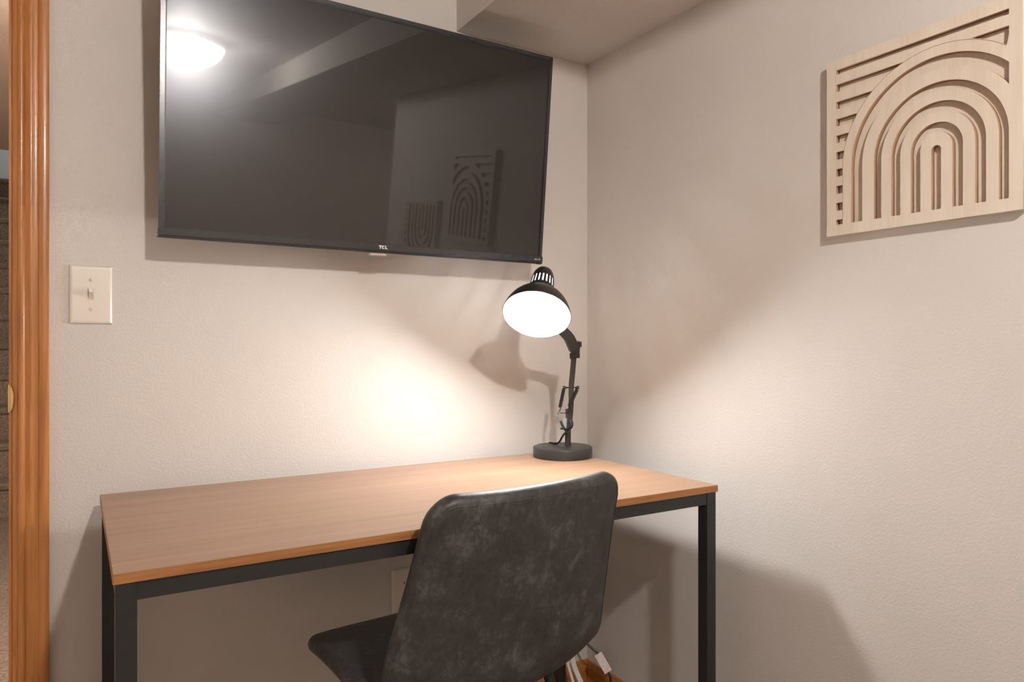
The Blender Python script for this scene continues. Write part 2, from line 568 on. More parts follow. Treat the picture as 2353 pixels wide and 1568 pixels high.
BOT = 0.0195
tvbox('screen', (0.0085, TVW - 0.0085, 0.0028, 0.006, BOT - 0.001, TVH - 0.0085), M_SCREEN)
tvbox('back_shell', (0.003, TVW - 0.003, 0.006, 0.034, 0.003, TVH - 0.003), M_TVBODY, bevel=0.003)
bm = B()
box(bm, 0.12, TVW - 0.12, 0.034, 0.068, 0.05, TVH - 0.2)
bmesh.ops.bevel(bm, geom=bm.edges[:], offset=0.012, segments=2, affect='EDGES')
bmesh.ops.transform(bm, matrix=MT, verts=bm.verts[:]); mesh_obj('back_bulge', bm, M_TVBODY, tv)
lb = tvbox('side_bezel', (0.0, 0.0095, 0.0, 0.0075, BOT, TVH), M_TVGLOSS, bevel=0.0008)
tvbox('bezel_lip', (0.0095, 0.0118, 0.0016, 0.0045, BOT, TVH - 0.0095), M_TVBODY, lb)
rb = tvbox('side_bezel', (TVW - 0.0095, TVW, 0.0, 0.0075, BOT, TVH), M_TVGLOSS, bevel=0.0008)
tvbox('bezel_lip', (TVW - 0.0112, TVW - 0.0095, 0.0016, 0.0045, BOT, TVH - 0.0095), M_TVBODY, rb)
tb = tvbox('top_bezel', (0.0, TVW, 0.0, 0.0075, TVH - 0.0095, TVH + 0.0003), M_TVGLOSS, bevel=0.0008)
tvbox('bezel_lip', (0.0095, TVW - 0.0095, 0.0016, 0.0045, TVH - 0.0118, TVH - 0.0095), M_TVBODY, tb)
bb = tvbox('bottom_bezel', (-0.0012, TVW + 0.0018, -0.0022, 0.012, 0.0035, BOT), M_TVGLOSS, bevel=0.0015)
tvbox('bottom_lip', (-0.0008, TVW + 0.0014, 0.0, 0.034, -0.0015, 0.0036), M_TVBODY, bevel=0.0015)
# corner pads at the foot of the bezel
tvbox('corner_pad', (TVW - 0.010, TVW + 0.0022, -0.0018, 0.02, -0.0028, 0.018), M_TVBODY, bevel=0.0025, bseg=3)
# receiver window under the lettering
tvbox('receiver_window', (0.462, 0.506, 0.006, 0.030, -0.0088, -0.0012), M_CLEAR, bevel=0.002)

def letters(loops_list, x, z, h, name):
    bm_all = B()
    for loops in loops_list:
        bmt = filled_curve([[(px * h, py * h) for px, py in lp] for lp in loops], 0.0008)
        me = bpy.data.meshes.new('t'); bmt.to_mesh(me); bmt.free(); bm_all.from_mesh(me); bpy.data.meshes.remove(me)
    R = Matrix.Translation((x, -0.0023, z)) @ Matrix.Rotation(PI / 2, 4, 'X')
    bmesh.ops.transform(bm_all, matrix=MT @ R, verts=bm_all.verts[:])
    return mesh_obj(name, bm_all, M_LOGO, bb)

# chunky T C L lettering
T_ = [[(0.0, 1.0), (0.06, 0.76), (0.30, 0.70), (0.30, 0.22), (0.40, 0.0), (0.62, 0.0), (0.62, 0.70), (0.88, 0.70), (0.98, 1.0)]]
cpts = []
for k in range(21):
    a = math.radians(40 + 280 * k / 20)
    cpts.append((1.42 + 0.50 * math.cos(a), 0.5 + 0.5 * math.sin(a)))
for k in range(21):
    a = math.radians(320 - 280 * k / 20)
    cpts.append((1.42 + 0.20 * math.cos(a), 0.5 + 0.19 * math.sin(a)))
C_ = [cpts]
L_ = [[(1.98, 1.0), (2.28, 1.0), (2.28, 0.30), (2.62, 0.30), (2.76, 0.0), (2.10, 0.0), (1.98, 0.16)]]
letters([T_, C_, L_], 0.4815, 0.0078, 0.0083, 'brand_lettering')
bm = text_bm('Roku TV', 0.0052, 0.0006)
bmesh.ops.transform(bm, matrix=MT @ Matrix.Translation((TVW - 0.0262, -0.0024, 0.0088)) @ Matrix.Rotation(PI / 2, 4, 'X'), verts=bm.verts[:])
mesh_obj('small_lettering', bm, M_LOGO, bb)
# tilting wall mount
bm = B()
box(bm, -0.95, -0.55, -0.018, -0.0005, 1.44, 1.68)
box(bm, -0.93, -0.90, -0.085, -0.015, 1.44, 1.66)
box(bm, -0.60, -0.57, -0.085, -0.015, 1.44, 1.66)
mesh_obj('wall_mount', bm, M_STEEL, tv)

# ------------------------------------------------------------------ carved wooden panels
AW, AH = 0.3605, 0.3620

def carved_loops():
    ul, ur, ub = 0.06, 0.943, 0.060
    uc, vc = 0.6135, 0.370
    loops = []
    S = 28
    def arch(ro, ri):
        pts = [(uc - ro, ub)]
        for k in range(S * 2 + 1):
            a = PI - PI * k / (S * 2)
            x, y = uc + ro * math.cos(a), vc + ro * math.sin(a)
            if x > ur:
                xx = ur
                yy = vc + math.sqrt(max(0, ro * ro - (ur - uc) ** 2))
                pts.append((xx, yy))
                break
            pts.append((x, y))
        else:
            pts.append((min(ur, uc + ro), ub))
            pts.append((uc + ri, ub))
        inner = []
        for k in range(S * 2 + 1):
            a = PI - PI * k / (S * 2)
            x, y = uc + ri * math.cos(a), vc + ri * math.sin(a)
            if x > ur:
                inner.append((ur, vc + math.sqrt(max(0, ri * ri - (ur - uc) ** 2))))
                break
            inner.append((x, y))
        pts += list(reversed(inner))
        pts.append((uc - ri, ub))
        return pts
    slot = [(uc - 0.024, ub)] + [(uc + 0.024 * math.cos(PI - PI * k / 14), vc - 0.011 + 0.024 * math.sin(PI * k / 14)) for k in range(15)] + [(uc + 0.024, ub)]
    loops.append(slot)
    loops.append(arch(0.1275, 0.0785))
    loops.append(arch(0.2315, 0.1835))
    loops.append(arch(0.3290, 0.2870))
    loops.append(arch(0.461, 0.396))
    RO = 0.514
    def xl(v):
        return uc - (math.sqrt(max(0, RO * RO - (v - vc) ** 2)) if v > vc else RO)
    loops.append([(ul, 0.914), (ur, 0.914), (ur, 0.941), (ul, 0.941)])
    for v1, v0 in ((0.858, 0.815), (0.760, 0.717), (0.662, 0.620), (0.568, 0.525), (0.474, 0.430), (0.377, 0.333), (0.281, 0.236), (0.184, 0.140), (0.088, 0.060)):
        right = [(xl(v0 + (v1 - v0) * k / 6) - 0.0, v0 + (v1 - v0) * k / 6) for k in range(7)]
        loops.append([(ul, v0)] + right + [(ul, v1)])
    # the short slot at the upper right
    xr = uc + math.sqrt(RO * RO - (0.862 - vc) ** 2)
    pts = [(xr, 0.862), (ur, 0.862), (ur, 0.822)]
    for k in range(6):
        x = ur - (ur - xr) * (k + 0.3) / 6.0
        pts.append((x, vc + math.sqrt(max(0, RO * RO - (x - uc) ** 2)) + 0.004))
    good = [p for p in pts if p[1] <= 0.8621]
    loops.append(good)
    return loops

def carved_panel(label, ay, az, flip, group):
    root = thing('carved_wall_panel', label, 'wall art', (0, ay - AW / 2, az), group=group)
    lo = carved_loops()
    outer = [(0, 0), (1, 0), (1, 1), (0, 1)]
    bm = filled_curve([[(x * AW, y * AH) for x, y in lp] for lp in [outer] + lo], 0.011)
    # curve space (u right, v up, w out) -> world on the right wall: u -> -y, v -> z, w -> -x
    def place(b, w0):
        for v in b.verts:
            u, vv, w = v.co
            if flip:
                u, vv = AW - u, AH - vv
            v.co = (-(w0 + w), ay - u, az + vv)
    place(bm, 0.009)
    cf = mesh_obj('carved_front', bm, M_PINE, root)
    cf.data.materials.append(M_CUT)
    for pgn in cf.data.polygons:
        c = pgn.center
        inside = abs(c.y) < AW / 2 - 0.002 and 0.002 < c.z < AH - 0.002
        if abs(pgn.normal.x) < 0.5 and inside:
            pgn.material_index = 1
    bm = B(); box(bm, 0, AW, 0, AH, 0, 0.0088); place(bm, 0.0002)
    mesh_obj('backing_board', bm, M_PINE, root)
    # raised line of the outer arch
    bm = B()
    RO, uc, vc = 0.514, 0.6135, 0.370
    path = [(uc - RO, 0.06)] + [(uc + RO * math.cos(PI - a), vc + RO * math.sin(a)) for a in [PI * 0.75 * k / 60 for k in range(61)]]
    path = [p for p in path if p[0] <= 0.943]
    q = [((-0.0200 if True else 0), ay - (AW - p[0] * AW if flip else p[0] * AW), az + (AH - p[1] * AH if flip else p[1] * AH)) for p in path]
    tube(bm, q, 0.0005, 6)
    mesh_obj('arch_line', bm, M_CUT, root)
    return root

carved_panel('square pale wood panel carved with a rainbow of arches, arches upright', -0.8416, 1.2866, False, 'carved wood panels on the right wall')
carved_panel('pale wood carved panel with upside-down arches, seen only mirrored in the television', -1.315, 1.083, True, 'carved wood panels on the right wall')

# ------------------------------------------------------------------ light switch and outlet
def plate(name, label, cat, x, z, w, h):
    root = thing(name, label, cat, (x, 0, z))
    bm = B()
    t = 0.0068
    b = 0.0065
    pr = [(0.0, 0.0), (0.0, 0.3), (0.22, 0.72), (0.6, 0.95), (1.0, 1.0)]
    rings = []
    for u, v in pr:
        i = u * b
        rings.append([bm.verts.new((x + sx * (w / 2 - i), -0.0003 - v * t, z + szz * (h / 2 - i))) for sx, szz in ((-1, -1), (1, -1), (1, 1), (-1, 1))])
    for i in range(len(rings) - 1):
        for k in range(4):
            bm.faces.new((rings[i][k], rings[i][(k + 1) % 4], rings[i + 1][(k + 1) % 4], rings[i + 1][k]))
    bm.faces.new(rings[-1]); bm.faces.new(list(reversed(rings[0])))
    mesh_obj('cover_plate', bm, M_IVORY, root)
    return root, -0.0003 - t

sw, fy = plate('light_switch', 'ivory toggle light switch on the wall beside the oak casing', 'light switch', -1.3284, 1.1677, 0.0795, 0.124)
for dzz in (0.031, -0.031):
    bm = B(); lathe(bm, [(0, 0.0), (0.0036, 0.0), (0.0036, 0.0004), (0.0026, 0.0012), (0, 0.0014)], 20, (-1.3284, fy + 0.0001, 1.1677 + dzz), (0, -1, 0))
    s = mesh_obj('screw', bm, M_IVORYD, sw, smooth=True)
    bm = B(); box(bm, -1.3284 - 0.0028, -1.3284 + 0.0028, fy - 0.0016, fy - 0.0008, 1.1677 + dzz - 0.0004, 1.1677 + dzz + 0.0004); mesh_obj('slot', bm, M_IVORYD, s)
bm = B()
for dm in ((-0.0062, -0.0050, -0.0125, 0.0125), (0.0050, 0.0062, -0.0125, 0.0125), (-0.0062, 0.0062, 0.0113, 0.0125), (-0.0062, 0.0062, -0.0125, -0.0113)):
    box(bm, -1.3284 + dm[0], -1.3284 + dm[1], fy - 0.0008, fy + 0.001, 1.1677 + dm[2], 1.1677 + dm[3])
mesh_obj('toggle_frame', bm, M_IVORY, sw)
boxobj('toggle_slot', (-1.3284 - 0.0050, -1.3284 + 0.0050, fy - 0.0002, fy + 0.001, 1.1677 - 0.0113, 1.1677 + 0.0113), M_IVORYD, sw)
bm = B()
tg = [(-0.0046, 0.002), (0.0046, 0.002)]
p = []
for (w, zz, yy) in ((0.0046, -0.009, 0.0), (0.0046, 0.009, 0.0), (0.0036, 0.0118, -0.0145), (0.0036, 0.0050, -0.0150)):
    p.append([bm.verts.new((-1.3284 + s * w, fy + yy, 1.1677 + zz)) for s in (-1, 1)])
for i in range(4):
    j = (i + 1) % 4
    bm.faces.new((p[i][0], p[i][1], p[j][1], p[j][0]))
bm.faces.new([q[0] for q in p]); bm.faces.new([q[1] for q in reversed(p)])
mesh_obj('toggle', bm, M_IVORY, sw, bevel=0.0006)

ox, oz = -0.6477 + 0.0395, 0.4055
outl, fy = plate('wall_outlet', 'ivory wall outlet plate low on the wall under the desk', 'outlet', ox, oz, 0.0795, 0.124)
for dzz in (0.0195, -0.0195):
    bm = B()
    pts = []
    for k in range(28):
        a = 2 * PI * k / 28
        pts.append((max(-0.0145, min(0.0145, 0.0172 * math.cos(a))), 0.0172 * math.sin(a)))
    prism(bm, pts, lambda u, v: (ox + u, fy + 0.001, oz + dzz + v), lambda u, v: (ox + u, fy - 0.0012, oz + dzz + v))
    f = mesh_obj('receptacle', bm, M_IVORY, outl)
    for u in (-0.0063, 0.0063):
        boxobj('slot', (ox + u - 0.0011, ox + u + 0.0011, fy - 0.0015, fy + 0.0004, oz + dzz + 0.001, oz + dzz + 0.009), M_CORD, f)
bm = B(); lathe(bm, [(0, 0.0), (0.0033, 0.0), (0.0028, 0.001), (0, 0.0012)], 16, (ox, fy, oz), (0, -1, 0)); mesh_obj('screw', bm, M_IVORYD, outl)

# ------------------------------------------------------------------ desk lamp
lamp = thing('desk_lamp', 'black adjustable desk lamp switched on, round base and bell shade', 'lamp', (-0.1678, -0.1049, 0.75))
bc = Vector((-0.1678, -0.1049, 0.75))
bm = B(); lathe(bm, [(0, 0.0), (0.0835, 0.0), (0.0852, 0.002), (0.0857, 0.004), (0.0857, 0.0265), (0.0848, 0.0288), (0.0825, 0.0300), (0, 0.0304)], 72, bc)
mesh_obj('base', bm, M_LAMP, lamp, smooth=True)
pp = Vector((-0.1492, -0.1050, 0.78))
bm = B(); lathe(bm, [(0, 0.0), (0.0098, 0.0), (0.0098, 0.003), (0.0086, 0.004), (0.0086, 0.040), (0.0092, 0.041), (0.0092, 0.0455), (0, 0.0455)], 24, pp)
mesh_obj('post', bm, M_LAMP, lamp, smooth=True)
view = Vector((0.53, 0.85, 0.0))          # hinge axes of the arm lie across the room diagonal
side = Vector((0.85, -0.53, 0.0))
k0 = Vector((-0.1500, -0.1085, 0.822))
armb = Vector((-0.1530, -0.1131, 0.858))
armt = Vector((-0.1760, -0.1707, 1.0437))
# lower knuckle: cheek plates with a round boss, a pale clamp block, the spring lever
bm = B()
ft = Vector((-0.1525, -0.1130, 0.848))
bar(bm, k0 + Vector((0, 0, -0.002)), ft + Vector((0, 0, 0.014)), 0.013, 0.012, side)
lathe(bm, [(0, -0.006), (0.014, -0.006), (0.0165, -0.004), (0.0165, 0.004), (0.014, 0.006), (0, 0.006)], 24, ft + Vector((0, 0, -0.003)), side * 0.8 + view * 0.6)
lathe(bm, [(0, -0.009), (0.0045, -0.009), (0.0045, 0.009), (0, 0.009)], 6, ft + Vector((0, 0, -0.003)), side * 0.8 + view * 0.6)
kn = mesh_obj('lower_knuckle', bm, M_LAMP, lamp)
bm = B()
bar(bm, Vector((-0.1725, -0.1200, 0.831)), Vector((-0.1705, -0.1200, 0.862)), 0.0105, 0.007, side)
mesh_obj('clamp_block', bm, M_GREYMET, kn, bevel=0.001)
bm = B()
l1, l2 = Vector((-0.1842, -0.1073, 0.8768)), Vector((-0.1600, -0.1205, 0.8768))
tube(bm, [l1, l2], 0.0026, 8)
lathe(bm, [(0, -0.003), (0.0042, -0.003), (0.0042, 0.003), (0, 0.003)], 10, l1, side)
pts = catmull([Vector((-0.1830, -0.1085, 0.881)), Vector((-0.1842, -0.1127, 0.868)), Vector((-0.1835, -0.1181, 0.853)), Vector((-0.1776, -0.1215, 0.837)), Vector((-0.1690, -0.1225, 0.829))], 5)
for i in range(len(pts) - 1):
    bar(bm, pts[i], pts[i + 1] + (pts[i + 1] - pts[i]) * 0.1, 0.0075, 0.004, side)
bar(bm, l2 + Vector((-0.003, 0.002, 0.012)), Vector((-0.1610, -0.1190, 0.835)), 0.008, 0.005, side)
tube(bm, [Vector((-0.1850, -0.1188, 0.8335)), Vector((-0.1600, -0.1240, 0.8275))], 0.0030, 8)
mesh_obj('spring_lever', bm, M_LAMP, kn, smooth=True)
# main arm (two riveted halves read as one flat bar) and its curved foot
bm = B()
pts = catmull([armb + side * 0.002 + Vector((0, 0, -0.018)), armb + side * 0.005 + Vector((0, 0, 0.012)), armb.lerp(armt, 0.25) + side * 0.0035, armb.lerp(armt, 0.5), armb.lerp(armt, 0.75), armt], 5)
for i in range(len(pts) - 1):
    bar(bm, pts[i], pts[i + 1] + (pts[i + 1] - pts[i]) * 0.06, 0.0145, 0.011, side)
mesh_obj('arm', bm, M_LAMP, lamp)
# spring crossbar with two springs
ctr = armb.lerp(armt, 0.505)
bl, br = ctr - side * 0.0205, ctr + side * 0.0185
bm = B(); tube(bm, [bl - side * 0.003, br + side * 0.003], 0.0032, 10)
for q in (bl, br):
    lathe(bm, [(0, -0.004), (0.0046, -0.004), (0.0046, 0.004), (0, 0.004)], 12, q, side)
mesh_obj('spring_crossbar', bm, M_LAMP, lamp, smooth=True)
def spring(a, b, r):
    bm = B()
    a, b = Vector(a), Vector(b)
    n1, n2, d = frame_to(b - a)
    L = (b - a).length
    pts = [a]
    turns = 16
    for k in range(turns * 8 + 1):
        t = k / (turns * 8)
        ph = 2 * PI * turns * t
        pts.append(a + d * L * (0.05 + 0.74 * t) + (n1 * math.cos(ph) + n2 * math.sin(ph)) * r)
    pts.append(b)
    tube(bm, pts, 0.0014, 5)
    tube(bm, [a + d * L * 0.07, a + d * L * 0.80], r * 0.8, 10)
    return mesh_obj('tension_spring', bm, M_LAMP, lamp, smooth=True)
fo = -view * 0.010
spring(bl - Vector((0, 0, 0.001)), Vector((-0.1832, -0.1083, 0.8800)), 0.0042)
spring(br - Vector((0, 0, 0.001)) - view * 0.004, Vector((-0.1650, -0.1215, 0.8840)) - view * 0.006, 0.0046)

# shade: bell, perforated neck and cap, lathed about its own axis
AX = Vector((-0.456, -0.457, -0.762)).normalized()
rc = Vector((-0.3926, -0.3074, 1.1486))
KS = 0.967
UP = -AX
outer = [(r * KS, h * KS) for r, h in [(0.0887, 0.0), (0.0889, 0.0015), (0.0870, 0.011), (0.0825, 0.024), (0.0758, 0.038), (0.0670, 0.051), (0.0565, 0.062), (0.0460, 0.070), (0.0385, 0.0748), (0.0362, 0.0785)]]
inner = [(r - 0.0012, h - (0.0 if i < 2 else 0.0008)) for i, (r, h) in enumerate(outer)]
bm = B(); lathe(bm, outer, 80, rc, UP); sh = mesh_obj('shade', bm, M_LAMP, lamp, smooth=True)
bm = B(); lathe(bm, inner, 80, rc, UP); mesh_obj('shade_lining', bm, M_SHADEIN, sh, smooth=True)
bm = B(); lathe(bm, [(0.0846, -0.0006), (0.0862, -0.0006), (0.0866, 0.0006), (0.0860, 0.0022), (0.0846, 0.0012)], 80, rc, UP, close=True); mesh_obj('rim', bm, M_LAMP, sh, smooth=True)
# neck with upright slots
NS = 20
SEG = NS * 6
neck = [(r * KS, h * KS) for r, h in [(0.0366, 0.0770), (0.0354, 0.084), (0.0343, 0.095), (0.0312, 0.124), (0.0298, 0.135), (0.0266, 0.148), (0.0212, 0.1585), (0.0125, 0.1658), (0.0, 0.168)]]
bm = B(); lathe(bm, neck, SEG, rc, UP, skip=lambda i, k: i == 2 and (k % 6) in (0, 1)); nk = mesh_obj('vented_neck', bm, M_LAMP, sh, smooth=True)
bm = B(); lathe(bm, [(r - 0.0014, h) for r, h in neck[:-1]] + [(0.0, 0.1666 * KS)], SEG, rc, UP, skip=lambda i, k: i == 2 and (k % 6) in (0, 1)); mesh_obj('neck_lining', bm, M_SHADEIN, nk, smooth=True)
# socket and bulb
bm = B(); lathe(bm, [(0, 0.150), (0.016, 0.150), (0.016, 0.126), (0.0135, 0.122), (0.0135, 0.108), (0, 0.108)], 32, rc, UP); mesh_obj('socket', bm, M_SHADEIN, sh, smooth=True)
bm = B()
bp = [(0.0, -0.022)] + [(0.0295 * math.sin(a), 0.0075 - 0.0295 * math.cos(a)) for a in [PI * k / 16 for k in range(1, 11)]] + [(0.0225, 0.034), (0.0170, 0.050), (0.0142, 0.066), (0.0135, 0.110), (0, 0.110)]
lathe(bm, bp, 40, rc, UP)
mesh_obj('bulb', bm, emitter('lamp_bulb_glow', (1.0, 0.995, 0.985), LAMP_BULB), lamp, smooth=True)
# shade bracket: forked neck from the upper knuckle to the back of the shade
kt = Vector((-0.1768, -0.1800, 1.0690))
tgt = rc + UP * 0.046 + Vector((0.76, 0.245, -0.60)) * 0.0680
bm = B()
pth = catmull([kt + Vector((-0.006, 0, -0.006)), kt.lerp(tgt, 0.30) + Vector((0, 0, 0.002)), kt.lerp(tgt, 0.65), tgt], 6)
nP = len(pth)
for i in range(nP - 1):
    w = 0.029 - 0.004 * i / nP
    bar(bm, pth[i], pth[i + 1] + (pth[i + 1] - pth[i]) * 0.08, w, 0.012, side.lerp(Vector((0, 0, 1)), 0.55))
br_ = mesh_obj('shade_bracket', bm, M_LAMP, lamp)
bm = B()
up_ = Vector((0, 0, 1))
bar(bm, armt - up_ * 0.010 - side * 0.003, kt + up_ * 0.012 - side * 0.004, 0.015, 0.014, side)
bar(bm, armt + side * 0.009 - up_ * 0.004, kt + side * 0.009 + up_ * 0.014, 0.009, 0.016, side)
for c, r in ((armt + side * 0.010 - up_ * 0.000, 0.0085), (kt + side * 0.010 + up_ * 0.006, 0.0085), (armt - side * 0.006, 0.0075)):
    lathe(bm, [(0, -0.006), (r, -0.006), (r, 0.006), (0, 0.006)], 6, c, side)
mesh_obj('upper_knuckle', bm, M_LAMP, lamp)
# lamp flex leaving the foot of the post and dropping behind the desk
bm = B()
tube(bm, catmull([(-0.152, -0.108, 0.8185), (-0.1605, -0.104, 0.8156), (-0.1632, -0.0963, 0.8062), (-0.1615, -0.083, 0.793), (-0.161, -0.07, 0.7845), (-0.1615, -0.05, 0.7815), (-0.164, -0.032, 0.7805), (-0.1639, -0.0278, 0.773), (-0.1692, -0.009, 0.7578), (-0.1723, 0.003, 0.7416), (-0.1692, 0.0088, 0.5934), (-0.1483, 0.0192, 0.3847), (-0.1222, 0.0244, 0.1968), (-0.0909, 0.0192, 0.0715)], 8), 0.0028, 8)
mesh_obj('flex', bm, M_CORD, lamp, smooth=True)

lamp.location = (-0.2037, -0.1539, 0.75)
lamp.scale = (0.958, 0.958, 0.958)

# ------------------------------------------------------------------ chair
CHX, CHY, CHR = -0.692, -0.4545, math.radians(6.13)
chair = thing('desk_chair', 'dark grey leatherette bucket chair pulled up to the desk', 'chair', (CHX, CHY, 0), CHR)
chair.scale = (0.9816, 0.9816, 0.9816)
#        y       z     halfwidth  curl
SPN = [(0.268, 0.408, 0.205, 0.004), (0.240, 0.424, 0.228, 0.008), (0.160, 0.434, 0.242, 0.018), (0.060, 0.428, 0.250, 0.032), (-0.040, 0.417, 0.256, 0.042),
       (-0.120, 0.414, 0.259, 0.047), (-0.172, 0.432, 0.260, 0.050), (-0.204, 0.476, 0.258, 0.051), (-0.220, 0.545, 0.252, 0.049), (-0.236, 0.620, 0.242, 0.042), (-0.255, 0.710, 0.230, 0.034),
       (-0.274, 0.788, 0.222, 0.028), (-0.285, 0.831, 0.218, 0.025)]
NSTEP = 6
spn = []
for row in zip(*[iter([])]): pass
cp = [Vector((a, b, 0)) for a, b, c, d in SPN]
cw = [Vector((c, d, 0)) for a, b, c, d in SPN]
sp, sw_ = catmull(cp, NSTEP), catmull(cw, NSTEP)
slen = [0.0]
for i in range(1, len(sp)):
    slen.append(slen[-1] + (sp[i] - sp[i - 1]).length)
LT = slen[-1]

def spine(s):
    s = max(0.0, min(LT, s))
    for i in range(1, len(slen)):
        if s <= slen[i] + 1e-9:
            t = (s - slen[i - 1]) / max(1e-9, slen[i] - slen[i - 1])
            p = sp[i - 1].lerp(sp[i], t)
            w = sw_[i - 1].lerp(sw_[i], t)
            return p.x, p.y, w.x, w.y
    p, w = sp[-1], sw_[-1]
    return p.x, p.y, w.x, w.y

def frame2(s):
    e = 0.006
    a, b = spine(s - e), spine(s + e)
    ty, tz = b[0] - a[0], b[1] - a[1]
    l = math.hypot(ty, tz) or 1.0
    ty, tz = ty / l, tz / l
    return ty, tz, -tz * -1, ty * -1   # tangent; normal towards the sitter (up on the seat, forward on the back)

def mid(s, x):
    """point on the middle surface at spine length s and lateral x (metres)."""
    y, z, w, c = spine(s)
    ty, tz, _, _ = frame2(s)
    ny, nz = tz, -ty
    if ny < 0 and nz < 0 or (abs(ty) > abs(tz) and nz < 0):
        ny, nz = -ny, -nz
    q = (abs(x) / w) if w > 0 else 0
    k = c * q ** 2.2
    return Vector((x, y + ny * k, z + nz * k))

def nrm(s, x):
    e = 0.004
    a = mid(min(LT, s + e), x) - mid(max(0, s - e), x)
    b = mid(s, x + e) - mid(s, x - e)
    n = b.cross(a)
    n.normalize()
    y, z, w, c = spine(s)
    ty, tz, _, _ = frame2(s)
    ref = Vector((0, tz, -ty))
    if (abs(ty) > abs(tz) and ref.z < 0) or ref.y < -0.5:
        ref = -ref
    return n if n.dot(ref) > 0 else -n

def round_w(s, w):
    r1, r0 = 0.055, 0.075
    d = LT - s
    if d < r1:
        return w - r1 + math.sqrt(max(0, r1 * r1 - (r1 - d) ** 2))
    if s < r0:
        return w - r0 + math.sqrt(max(0, r0 * r0 - (r0 - s) ** 2))
    return w

TH = 0.034
def ths(s):
    d = min(s, LT - s)
    h = TH * 0.5
    return TH if d > h else 2 * math.sqrt(max(0.0, h * h - (h - d) ** 2))

stations = [0.0, 0.0008, 0.003, 0.007, 0.012, 0.018, 0.026, 0.038, 0.055]
k = 0.08
while k < LT - 0.065:
    stations.append(k)
    k += 0.018
stations += [LT - v for v in (0.058, 0.047, 0.036, 0.027, 0.019, 0.013, 0.008, 0.004, 0.0012, 0.0)]
MJ = 24
bm = B()
rings = []
for s in stations:
    w = round_w(s, spine(s)[2])
    th = max(0.0006, ths(s))
    ring = []
    e = th / 2
    def pad(q):
        return 1.0 + 0.25 * (1 - min(1, abs(q)) ** 4)
    for j in range(MJ + 1):                       # sitter's side
        q = -1 + 2 * j / MJ
        x = (w - e) * q
        ring.append(mid(s, x) + nrm(s, x) * e * pad(q))
    for j in range(1, 6):                          # round the edge
        a = PI / 2 - PI * j / 6
        x = w - e
        o = mid(s, x)
        tx = (mid(s, x) - mid(s, x - 0.004)).normalized()
        ring.append(o + nrm(s, x) * e * math.sin(a) + tx * e * math.cos(a))
    for j in range(MJ + 1):                       # back side
        q = 1 - 2 * j / MJ
        x = (w - e) * q
        ring.append(mid(s, x) - nrm(s, x) * e)
    for j in range(1, 6):
        a = -PI / 2 - PI * j / 6
        x = -(w - e)
        o = mid(s, x)
        tx = (mid(s, x) - mid(s, x + 0.004)).normalized()
        ring.append(o + nrm(s, x) * e * math.sin(a) - tx * e * math.cos(a) * -1 if False else o + nrm(s, x) * e * math.sin(a) + tx * e * abs(math.cos(a)))
    rings.append([bm.verts.new(p) for p in ring])
n = len(rings[0])
for i in range(len(rings) - 1):
    for k in range(n):
        bm.faces.new((rings[i][k], rings[i][(k + 1) % n], rings[i + 1][(k + 1) % n], rings[i + 1][k]))
bm.faces.new(rings[0]); bm.faces.new(list(reversed(rings[-1])))
shell = mesh_obj('upholstered_shell', bm, M_LEATHER, chair, smooth=False, local=True)
for p in shell.data.polygons: p.use_smooth = True

# seam following the edge of the back panel, and its stitches
def seam_path(inset):
    pts = []
    ss = [0.10 + (LT - inset - 0.035 - 0.10) * k / 60 for k in range(61)]
    for s in ss:
        pts.append((s, -(round_w(s, spine(s)[2]) - inset)))
    wtop = spine(LT)[2]
    r = 0.045
    for k in range(1, 9):
        a = PI / 2 * k / 8
        pts.append((LT - inset - 0.035 + 0.035 * math.sin(a), -(wtop - inset - 0.035 * (1 - math.cos(a)))))
    lastx = pts[-1][1]
    for k in range(1, 40):
        pts.append((LT - inset, lastx + (-lastx * 2) * k / 40))
    mirror = [(s, -x) for s, x in reversed(pts[:61 + 8])]
    return pts + mirror

def on_back(s, x, lift):
    return mid(s, x) - nrm(s, x) * (ths(s) / 2 + lift)

sl = seam_path(0.0135)
bm = B(); tube(bm, [on_back(s, x, -0.0004) for s, x in sl], 0.0010, 6); mesh_obj('seam', bm, M_LEATHER, shell, smooth=True, local=True)
bm = B()
pl = [on_back(s, x, 0.0003) for s, x in seam_path(0.0170)]
acc = 0.0
on = []
for i in range(1, len(pl)):
    a, b = pl[i - 1], pl[i]
    L = (b - a).length
    m = max(1, int(round(L / 0.006)))
    for k in range(m):
        p0 = a.lerp(b, (k + 0.15) / m); p1 = a.lerp(b, (k + 0.75) / m)
        tube(bm, [p0, p1], 0.00055, 4)
stt = mesh_obj('stitching', bm, M_THREAD, shell, local=True)
stt['kind'] = 'stuff'

